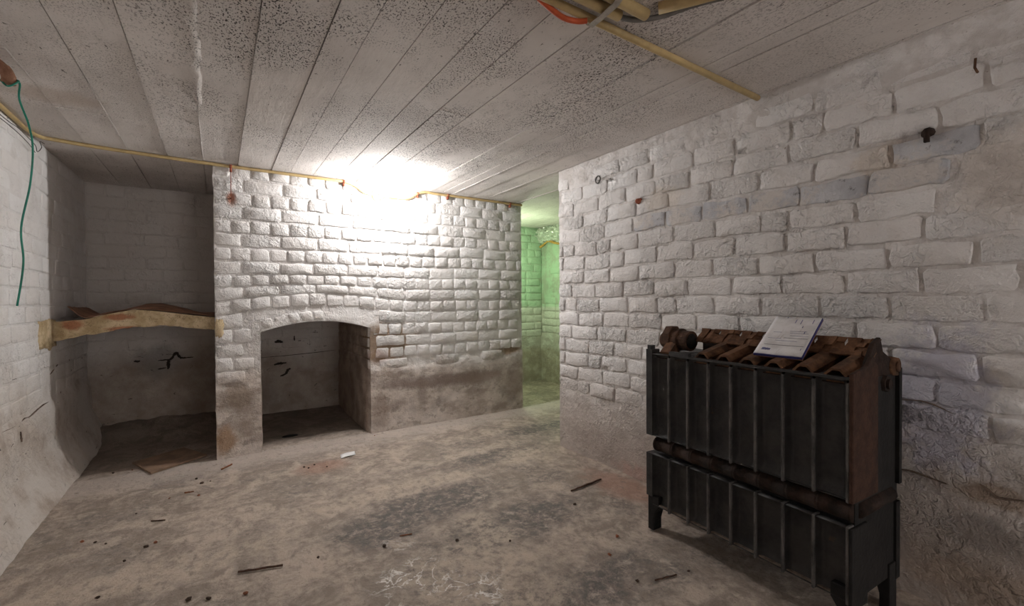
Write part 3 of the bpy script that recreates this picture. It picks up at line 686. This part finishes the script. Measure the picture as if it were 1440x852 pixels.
# ---- cast iron radiator
LEN = .80; DEP = .365
rad = thing('radiator', 'old black cast iron sectional radiator with a rusty open top, standing against the right wall', 'radiator', (1.590, .560, 0), math.atan2(-.040, .825))
PIT = .0955; ZR = .803; ZG0, ZG1 = .350, .432; ZB = .115
def panel(y0, y1, z0, z1, fin=.009):
    """front of one section: flat sunken field, concave fillets into the rib, sunken more at head and foot"""
    def P(u, v):
        y = y0 + fin + (y1 - y0 - fin) * u; z = z0 + (z1 - z0) * v
        e = min(u, 1 - u) * (y1 - y0) / .013; ez = min(v * (z1 - z0), (1 - v) * (z1 - z0)) / .022
        d = .024 * sstep(0, 1, e) * (.25 + .75 * sstep(0, 1, ez)) + .004
        return (d, y, z)
    return P
for k in range(8):
    y0 = k * PIT; y1 = y0 + PIT if k < 7 else y0 + .098
    mb = MB()
    for z0, z1 in ((ZG1, ZR), (ZB + .005, ZG0)):
        mb.grid(panel(y0, y1, z0, z1), 12, 14)
        mb.box((.030, y0 + .001, z0), (DEP - .04, y1 - .001, z1))
        # closed head and foot edge of the panel
        mb.box((.002, y0 + .009, z1 - .004), (.034, y1, z1)); mb.box((.004, y0 + .009, z0), (.034, y1, z0 + .004))
    s_ = mb.build('section', 'iron', rad)
    for z0, z1 in ((ZG1 - .005, ZR - .012), (ZB, ZG0 + .004)):
        r_ = MB().box((-.006, y0, z0), (.035, y0 + .0085, z1)).build('rib', 'iron_edge', s_, smooth=False); bevel(r_, .0025)
    MB().box((.006, y0 + .012, ZB + .006), (.024, y1 - .004, ZB + .013)).build('dust_ledge', 'dust', s_, smooth=False)
    # hub of the cross channel in the waist
    mb = MB().tube([(.036, y0, .391), (.036, y0 + .008, .391), (.036, y0 + .0081, .391), (.036, y1 - .008, .391), (.036, y1 - .0079, .391), (.036, y1, .391)], [.0325, .0325, .0305, .0305, .0325, .0325], 14)
    mb.build('waist_tube', 'rust_dark', s_)
    # rusty flue on top: hollow six-sided tube leaning back up to the flange
    if k < 6:
        ym = y0 + .046
        A, B = Vector((.018, ym, ZR + .005)), Vector((.210, ym, ZR + .044))
        def hexa(c, wv, hv): return [c + Vector((0, wv * a, hv * b)) for a, b in ((-.45, 1), (.45, 1), (1, .1), (.75, -1), (-.75, -1), (-1, .1))]
        oA, oB, iA = hexa(A, .033, .021), hexa(B, .033, .024), hexa(A, .0235, .0145)
        iB = hexa(A.lerp(B, .55), .0235, .015)
        mb = MB(); mb.v = oA + oB + iA + iB
        for i in range(6):
            j = (i + 1) % 6
            mb.f += [(i, j, 6 + j, 6 + i), (i, 12 + i, 12 + j, j), (12 + i, 18 + i, 18 + j, 12 + j)]
        mb.f.append(tuple(range(18, 24)))
        fl_ = mb.build('flue', 'rust', s_, smooth=False)
        MB().add(iB, [(0, 1, 2, 3, 4, 5)]).build('flue_hole_shade', 'black', fl_, smooth=False).location = (-.004, 0, 0)  # black plate stands in for the shade inside the tube
    # curved back flange with half-round notches (the notches of two neighbours make a hole)
    if k < 7:
        pr = [(.165, ZR + .052), (.185, ZR + .066), (.200, ZR + .078), (.212, ZR + .092), (.222, ZR + .108)]
        hz_ = 3
        mb = MB(); nn = []
        for i, (x, z) in enumerate(pr):
            nt_ = .0055 if i == hz_ else 0
            wob = .006 * math.sin(i * 1.1)
            nn.append([(x, y0 + .0005 + nt_, z), (x - .007, y0 + .030 + wob, z + .002), (x + .002, y0 + .058 + wob, z), (x, y1 - .0005 - nt_, z)])
        for i in range(len(nn) - 1):
            for j in range(3): mb.add([nn[i][j], nn[i][j + 1], nn[i + 1][j + 1], nn[i + 1][j]], [(0, 1, 2, 3)])
        o = mb.build('back_flange', 'rust', s_, smooth=False); so = o.modifiers.new('thick', 'SOLIDIFY'); so.thickness = .006
MB().box((.226, .012, ZR - .02), (.236, .670, ZR + .080)).build('dark_filler', 'rust_dark', rad, smooth=False)  # added dark filler standing in for shade in the gaps behind the flues
# top rim of the front
mb = MB().box((-.002, -.0, ZR - .003), (.020, .62, ZR + .004)); mb.build('front_rim', 'iron', rad, smooth=False)
MB().box((.02, .012, ZR - .02), (.30, .785, ZR - .012)).build('top_plate', 'rust_dark', rad, smooth=False)
MB().box((.0, .575, ZR), (.018, .672, ZR + .018)).build('rim_block', 'iron', rad, smooth=False)
# right end: brown flat cheek, sunken black web, back edge
mb = MB().extrude([(-.006, 0, ZG1 - .004), (.165, 0, ZG1 - .004), (.165, 0, ZR + .030), (.12, 0, ZR + .062), (.09, 0, ZR + .034), (-.006, 0, ZR + .018)], (0, -.012, 0)); bevel(mb.build('end_cheek', 'rustbrown_paint', rad, smooth=False), .003)
mb = MB().extrude([(-.006, 0, ZB - .02), (.10, 0, ZB - .02), (.10, 0, ZG0), (-.006, 0, ZG0)], (0, -.010, 0)); bevel(mb.build('end_cheek', 'iron_end', rad, smooth=False), .003)
mb = MB().box((.03, -.002, ZB), (DEP - .03, .03, ZR - .01)); mb.build('end_web', 'iron_end', rad, smooth=False)
mb = MB().box((DEP - .045, -.014, ZG1 - .01), (DEP - .025, .012, ZR + .01)); mb.box((DEP - .055, -.010, .10), (DEP - .027, .012, ZG0 + .01)); mb.build('back_edge', 'iron_end', rad, smooth=False)
mb = MB().tube([(.055, .006, .391), (.29, .006, .391)], .026, 10); mb.build('end_waist', 'rust_dark', rad)
mb = MB().extrude([(.085, 0, ZR + .0), (.165, 0, ZR + .10), (.215, 0, ZR + .118), (.235, 0, ZR + .070), (.29, 0, ZR + .045), (.30, 0, ZR - .04), (.085, 0, ZR - .04)], (0, .014, 0)); bevel(mb.build('end_head', 'rust_dark', rad, smooth=False), .004)
mb = MB().tube([(.235, -.012, ZR - .035), (.235, .0, ZR - .035)], [.027, .03], 6); mb.tube([(.235, -.020, ZR - .035), (.235, -.01, ZR - .035)], .017, 12); mb.build('hub_plug', 'rust_dark', rad, smooth=False)
mb = MB().tube([(.310, -.012, ZR + .015), (.310, .012, ZR + .015)], [.030, .034], 14); mb.tube([(.310, -.016, ZR + .015), (.310, -.012, ZR + .015)], .018, 12); mb.build('hub_ring', 'rust', rad)
# left end: flange and open nipple
mb = MB().box((.000, .766, ZG1), (.05, LEN, ZR + .018)); mb.box((.000, .766, ZB + .04), (.05, LEN, ZG0)); mb.box((.002, .775, ZR), (.03, LEN - .006, ZR + .036)); mb.build('end_flange', 'iron', rad, smooth=False)
mb = MB().box((.05, .766, ZB + .02), (DEP - .04, LEN - .012, ZR)); mb.build('end_web', 'iron_end', rad, smooth=False)
hx, hz2 = .135, ZR + .060
mb = MB().tube([(hx, .812, hz2 - .010), (hx, .788, hz2 - .008)], [.034, .040], 20)
mb.extrude([(hx + .050 * math.cos(a) , .786, hz2 + .062 * math.sin(a)) for a in [i * math.pi / 4 + math.pi / 8 for i in range(8)]], (0, -.036, 0))
mb.tube([(hx, .750, hz2), (hx, .722, hz2)], .043, 20); mb.tube([(hx, .722, hz2), (hx, .710, hz2)], .050, 20); mb.tube([(hx, .710, hz2 - .002), (hx, .662, hz2 - .004)], .045, 20)
mb.build('nipple', 'rust_brown_dark', rad, smooth=False)
MB().tube([(hx, .664, hz2 - .004), (hx, .6605, hz2 - .004)], .034, 18).build('nipple_bore_shade', 'black', rad)  # black disc stands in for the shade in the open bore
mb = MB().extrude([(.03, .71, ZR - .01), (.10, .71, ZR - .01), (.16, .71, ZR + .052), (.10, .71, ZR + .055)], (0, .05, 0)); mb.build('nipple_saddle', 'rust', rad, smooth=False)
# legs
def leg(x0, y0, y1, dirn):
    prof = [(0, 0), (.030, 0), (.030, .05), (.040, .085), (.062, .115), (.062, .16), (0, .16)]
    poly = [(x0, (y0 + t) if dirn > 0 else (y1 - t), z) for t, z in prof]
    return bevel(MB().extrude(poly, (.055, 0, 0)).build('leg', 'iron_end', rad, smooth=False), .003)
leg(.004, -.008, .06, 1); leg(DEP - .10, -.008, .06, 1); leg(.004, .73, .795, -1); leg(DEP - .10, .73, .795, -1)
# supply pipe at the left foot
mb = MB().tube([(.17, .79, .12), (.17, .845, .12), (.17, .846, .12), (.17, .862, .12), (.17, .863, .12), (.17, .90, .118)], [.036, .036, .042, .042, .034, .030], 16)
mb.build('supply_socket', rust_mat('brick_red_rust', (.16, .05, .03), (.28, .10, .06)), rad)

# ---- notepad on the radiator
pA = Vector((1.660, .889, .846)); pB = Vector((1.660, .723, .846)); pC = Vector((1.900, .755, .974)); pD = Vector((1.900, .922, .974))
nb_ = thing('notepad', 'stained white notepad with blue edges lying tilted on the rusty radiator top', 'notepad', tuple((pA + pB + pC + pD) / 4))
ctr = (pA + pB + pC + pD) / 4; nrm = (pB - pA).cross(pD - pA).normalized(); nrm = nrm if nrm.z > 0 else -nrm
def npq(u, v, h): return pA.lerp(pB, u).lerp(pD.lerp(pC, u), v) + nrm * h - ctr
def slab(h0, h1, u0=0, u1=1, v0=0, v1=1):
    q = [(u0, v0), (u1, v0), (u1, v1), (u0, v1)]
    return MB().add([npq(u, v, h0) for u, v in q] + [npq(u, v, h1) for u, v in q], [(0, 3, 2, 1), (4, 5, 6, 7), (0, 1, 5, 4), (1, 2, 6, 5), (2, 3, 7, 6), (3, 0, 4, 7)])
slab(-.012, -.009).build('backing_board', 'kraft', nb_, smooth=False)
slab(-.009, -.0015, .0, 1.0, .0, 1.0).build('cover', 'navy', nb_, smooth=False)
mb = MB().grid(lambda u, v: npq(.004 + u * .984, .012 + v * .985, .0005 + .0012 * math.sin(u * 9) * (1 - v) * .5), 12, 10); pg = mb.build('page', 'notepaper', nb_); so = pg.modifiers.new('t', 'SOLIDIFY'); so.thickness = .0015; so.offset = -1
for u0, u1, v0, mt in ((.12, .93, .235, 'ink_black'), (.45, .93, .42, 'ink_black'), (.55, .92, .485, 'ink'), (.52, .90, .55, 'ink'), (.50, .85, .60, 'ink'), (.12, .40, .40, 'ink'), (.16, .34, .56, 'ink'), (.3, .75, .35, 'ink')):
    th = .006 if mt == 'ink_black' else .003
    slab(.0014, .0019, u0, u1, v0, v0 + th).build('printed_line', mt, nb_, smooth=False)
rr = random.Random(5)
for i in range(7): slab(.0014, .0019, .13 + i * .026, .146 + i * .026, .10 + .005 * rr.random(), .145 + .012 * rr.random()).build('stamp_mark', 'ink', nb_, smooth=False)
for u, v, l in ((.50, .82, .1), (.62, .80, .12), (.86, .82, .11), (.28, .95, .035), (.70, .70, .05), (.80, .55, .06), (.9, .15, .04)): slab(.0014, .0019, u, u + .012, v, v + l).build('scribble', 'ink', nb_, smooth=False)

# ---- alcove shelf
sh = thing('alcove_shelf', 'shallow arched shelf with a cracked yellow plaster edge across the alcove', 'shelf', (0, 0, 0))
TOP = [(-.845, .925), (-.814, .930), (-.693, .939), (-.58, .972), (-.454, .997), (-.364, .988), (-.18, .958), (-.018, .933)]
BOT = [(-.845, .812), (-.815, .817), (-.72, .835), (-.629, .845), (-.52, .872), (-.455, .883), (-.34, .890), (-.232, .881), (-.1, .862), (-.018, .848)]
def itp(T, x):
    for (a, b), (c, d) in zip(T[:-1], T[1:]):
        if x <= c: return b + (d - b) * max(0, (x - a) / (c - a))
    return T[-1][1]
x0s, x1s = XL + .004, XB0 - .002
def sfr(u, v):
    x = x0s + (x1s - x0s) * u; b = itp(BOT, x) + .010 * fbm(x, 0, 0, 18, 3); t_ = itp(TOP, x)
    return (x, 3.745 - .006 * fbm(x, 0, b + (t_ - b) * v, 9) - .004 * math.sin(math.pi * v), b + (t_ - b) * v)
MB().grid(sfr, 70, 10).build('plaster_edge', 'shelf', sh, fix=False)
MB().grid(lambda u, v: (x0s + (x1s - x0s) * u, 3.745 + (YK - 3.75) * v, itp(BOT, x0s + (x1s - x0s) * u) + .010 * fbm(x0s + (x1s - x0s) * u, 0, 0, 18, 3) * (1 - v)), 70, 8).build('underside', 'under', sh, fix=False)
MB().grid(lambda u, v: (x0s + (x1s - x0s) * u, 3.745 + (YK - 3.75) * v, itp(TOP, x0s + (x1s - x0s) * u) - .001 - .05 * v * 0), 70, 8).build('top', 'under', sh, fix=False)
def ragged(face, ca, cz, ra, rz, out, name, n=40, seed=0):
    mb = MB(); c0 = face.at(ca, cz, out + .003); mb.v.append(c0 - face.n * .001)
    for r_ in (.965, 1.0):
        for i in range(n):
            a = 2 * math.pi * i / n; sq = 1 / max(abs(math.cos(a)), abs(math.sin(a))) ** .75
            k = sq ** .8 * (1 + .22 * nz(math.cos(a) * 3 + seed, math.sin(a) * 3, 0, 1.3) + .14 * nz(i * .9 + .3, seed, 0, 1))
            mb.v.append(face.at(ca + ra * k * r_ * math.cos(a), cz + rz * k * r_ * math.sin(a), out + (.002 if r_ < 1 else -.012)))
    for i in range(n): j = (i + 1) % n; mb.f += [(0, 1 + i, 1 + j), (1 + i, 1 + n + i, 1 + n + j, 1 + j)]
    return mb.build(name, 'shelf', sh)
ragged(fL, 3.66, .862, .160, .088, .008, 'plaster_patch', seed=2)
ragged(fB, .004, .868, .024, .060, .016, 'plaster_patch', seed=6)

# brown paper on the shelf
def pap(u, v):
    x = -.80 + .775 * u; y = 3.742 + .55 * v - .012 * math.sin(u * 7)
    z = itp(TOP, x) + .006 + .010 * (.5 + .5 * math.sin(u * 11 + v * 2)) * (.3 + v) + .008 * fbm(x, y, 0, 6)
    z += .085 * max(0, (.16 - u) / .16) ** 1.1 * (1 - .4 * v) + .022 * math.exp(-((u - .62) / .2) ** 2) * sstep(0, .25, v)
    return (x + .02 * max(0, .1 - u) / .1, y + .06 * max(0, .12 - u) / .12, z)
po = MB().grid(pap, 40, 16).build('brown_paper', 'kraft', fix=False); so = po.modifiers.new('t', 'SOLIDIFY'); so.thickness = .003; so.offset = 1
tag(po, 'crumpled brown paper sheet curling up on the alcove shelf', 'paper')

# ---- crumpled plastic in the far room
pm = thing('plastic_sheet', 'crumpled shiny plastic stuffed under the ceiling of the green-lit room', 'plastic', (0, 0, 0))
rr = random.Random(9)
def crump(u, v):
    y = 3.7 + .90 * u; z = 1.745 + .21 * v + .03 * math.sin(u * 9) * (1 - v)
    d = .035 + .05 * math.sin(math.pi * v) + .06 * noise.cell(Vector((u * 26 + v * 3, v * 9, 1))) * .5 + .025 * fbm(u * 9, v * 3, 0, 3)
    return (XG - d, y, z)
MB().grid(crump, 70, 18).build('film', 'plastic', pm, smooth=False, fix=False)
MB().tube([(XG - .05 - .02 * nz(i, 0, 0, .4), 3.7 + .86 * i / 30, 1.742 + .03 * math.sin(i / 30 * 9) - (.05 * max(0, (i - 24) / 6))) for i in range(31)], [.014 + .007 * nz(i, 5, 0, .9) for i in range(31)], 8).build('foam_edge', 'foam', pm)

# ---- things on the floor
def on_floor(x, y): return floor_h(x, y) + .0005
def stick(name, p, q, r, mat, label, cat='stick', seed=0):
    p = Vector((p[0], p[1], on_floor(*p) + r)); q = Vector((q[0], q[1], on_floor(*q) + r)); n = 9
    pts = [p.lerp(q, i / n) + Vector((.5 * r * nz(i, seed), .8 * r * nz(i, seed + 4), abs(.3 * r * nz(i, seed + 8)))) for i in range(n + 1)]
    return tag(MB().tube(pts, [r * (.7 + .5 * abs(nz(i, seed + 2, 0, .7))) for i in range(n + 1)], 6).build(name, mat), label, cat)
stick('wood_stick', (.053, 2.016), (.203, 1.970), .0055, 'wood_dark', 'dark thin stick lying on open floor in front of the hearth', seed=1)
stick('wood_stick', (1.594, 1.843), (1.844, 1.869), .0065, 'wood_dark', 'dark stick lying between the radiator and the passage corner', seed=5)
stick('wood_stick', (.664, 1.928), (.716, 1.915), .003, 'wood_red', 'small reddish splinter beside the white salt bloom', seed=7)
stick('wood_stick', (1.345, 1.085), (1.44, 1.06), .004, 'wood_dark', 'short dark splinter in front of the radiator', seed=9)
stick('wood_stick', (-.28, 2.72), (-.225, 2.70), .0035, 'wood_dark', 'tiny dark splinter near the left wall', seed=11)
stick('wood_stick', (.005, 3.30), (.06, 3.36), .006, 'wood_red', 'reddish wood chip at the foot of the hearth pier', seed=12)
stick('wood_stick', (-.165, 3.02), (-.125, 3.01), .004, 'wood_red', 'thin reddish chip on the floor before the alcove', seed=13)
mb = MB().grid(lambda u, v: (.665 + .10 * u + .012 * v, 3.070 + .075 * v + .028 * u, .006 + on_floor(.70, 3.1) + .003 * math.sin(u * 4)), 6, 3)
o = mb.build('paper_scrap', 'paper', fix=False); so = o.modifiers.new('t', 'SOLIDIFY'); so.thickness = .002
tag(o, 'small white paper scrap on the floor before the hearth', 'paper')
q = [(-.476, 3.748), (-.352, 3.455), (-.075, 3.655), (-.215, 3.915)]
mb = MB().extrude([(x, y, on_floor(x, y) + .003) for x, y in q], (0, 0, .010)); tag(mb.build('flat_board', 'board', smooth=False), 'flat brown board lying on the alcove floor', 'board')
mb = MB().sphere((.452, 3.814, on_floor(.452, 3.814) + .006), .06, 14, 6, (1.0, .38, .14)); o = mb.build('dark_rag', 'black'); tag(o, 'dark flat oval rag on the hearth floor', 'rag')
rr = random.Random(17)
spots = [(-.12, 3.22), (-.09, 3.12), (-.05, 3.13), (-.10, 2.94), (-.23, 2.99), (-.35, 2.86), (-.46, 2.62), (-.51, 2.66), (-.42, 2.58), (-.27, 2.45), (-.24, 2.47), (-.33, 2.37), (-.46, 2.10), (-.42, 2.08), (-.5, 2.14), (-.37, 2.13), (-.1, 1.93), (.07, 1.86), (-.04, 1.90), (.46, 3.02), (.50, 3.06), (.44, 3.05), (.56, 2.98), (1.0, 3.46), (.33, 1.95), (.86, 1.75), (1.05, 1.62), (1.46, 1.38), (1.33, 1.30), (1.51, 1.72), (-.35, 3.60), (-.46, 3.62), (-.55, 3.62), (-.28, 3.84), (.58, 1.88), (1.29, 1.12), (1.50, 1.05)]
for i, (x, y) in enumerate(spots):
    r = rr.uniform(.005, .011); red = rr.random() < .3
    mb = MB().sphere((0, 0, r * .45), r, 6, 4, (1, .8, .55))
    for v in mb.v: v += Vector((rr.uniform(-.3, .3), rr.uniform(-.3, .3), rr.uniform(-.1, .1))) * r
    o = mb.build('debris_crumb', 'crumb_red' if red else 'crumb', smooth=False); o.location = (x, y, on_floor(x, y)); o.rotation_euler.z = rr.random() * 6
    kd = 'reddish' if red else 'dark'
    zone = 'on the shaded alcove floor' if y > 3.55 else 'on the floor just in front of the hearth' if (y > 2.9 and x > .2) else 'on the floor just in front of the alcove' if y > 2.9 else 'on the open floor beside the left wall' if x < -.2 else 'on the floor beside the radiator' if x > 1.2 else 'on the open floor around the thin dark stick' if x < .5 else 'on the floor around the white salt bloom'
    tag(o, 'small %s crumb of rubble %s' % (kd, zone), 'rubble', '%s crumbs %s' % (kd, zone))
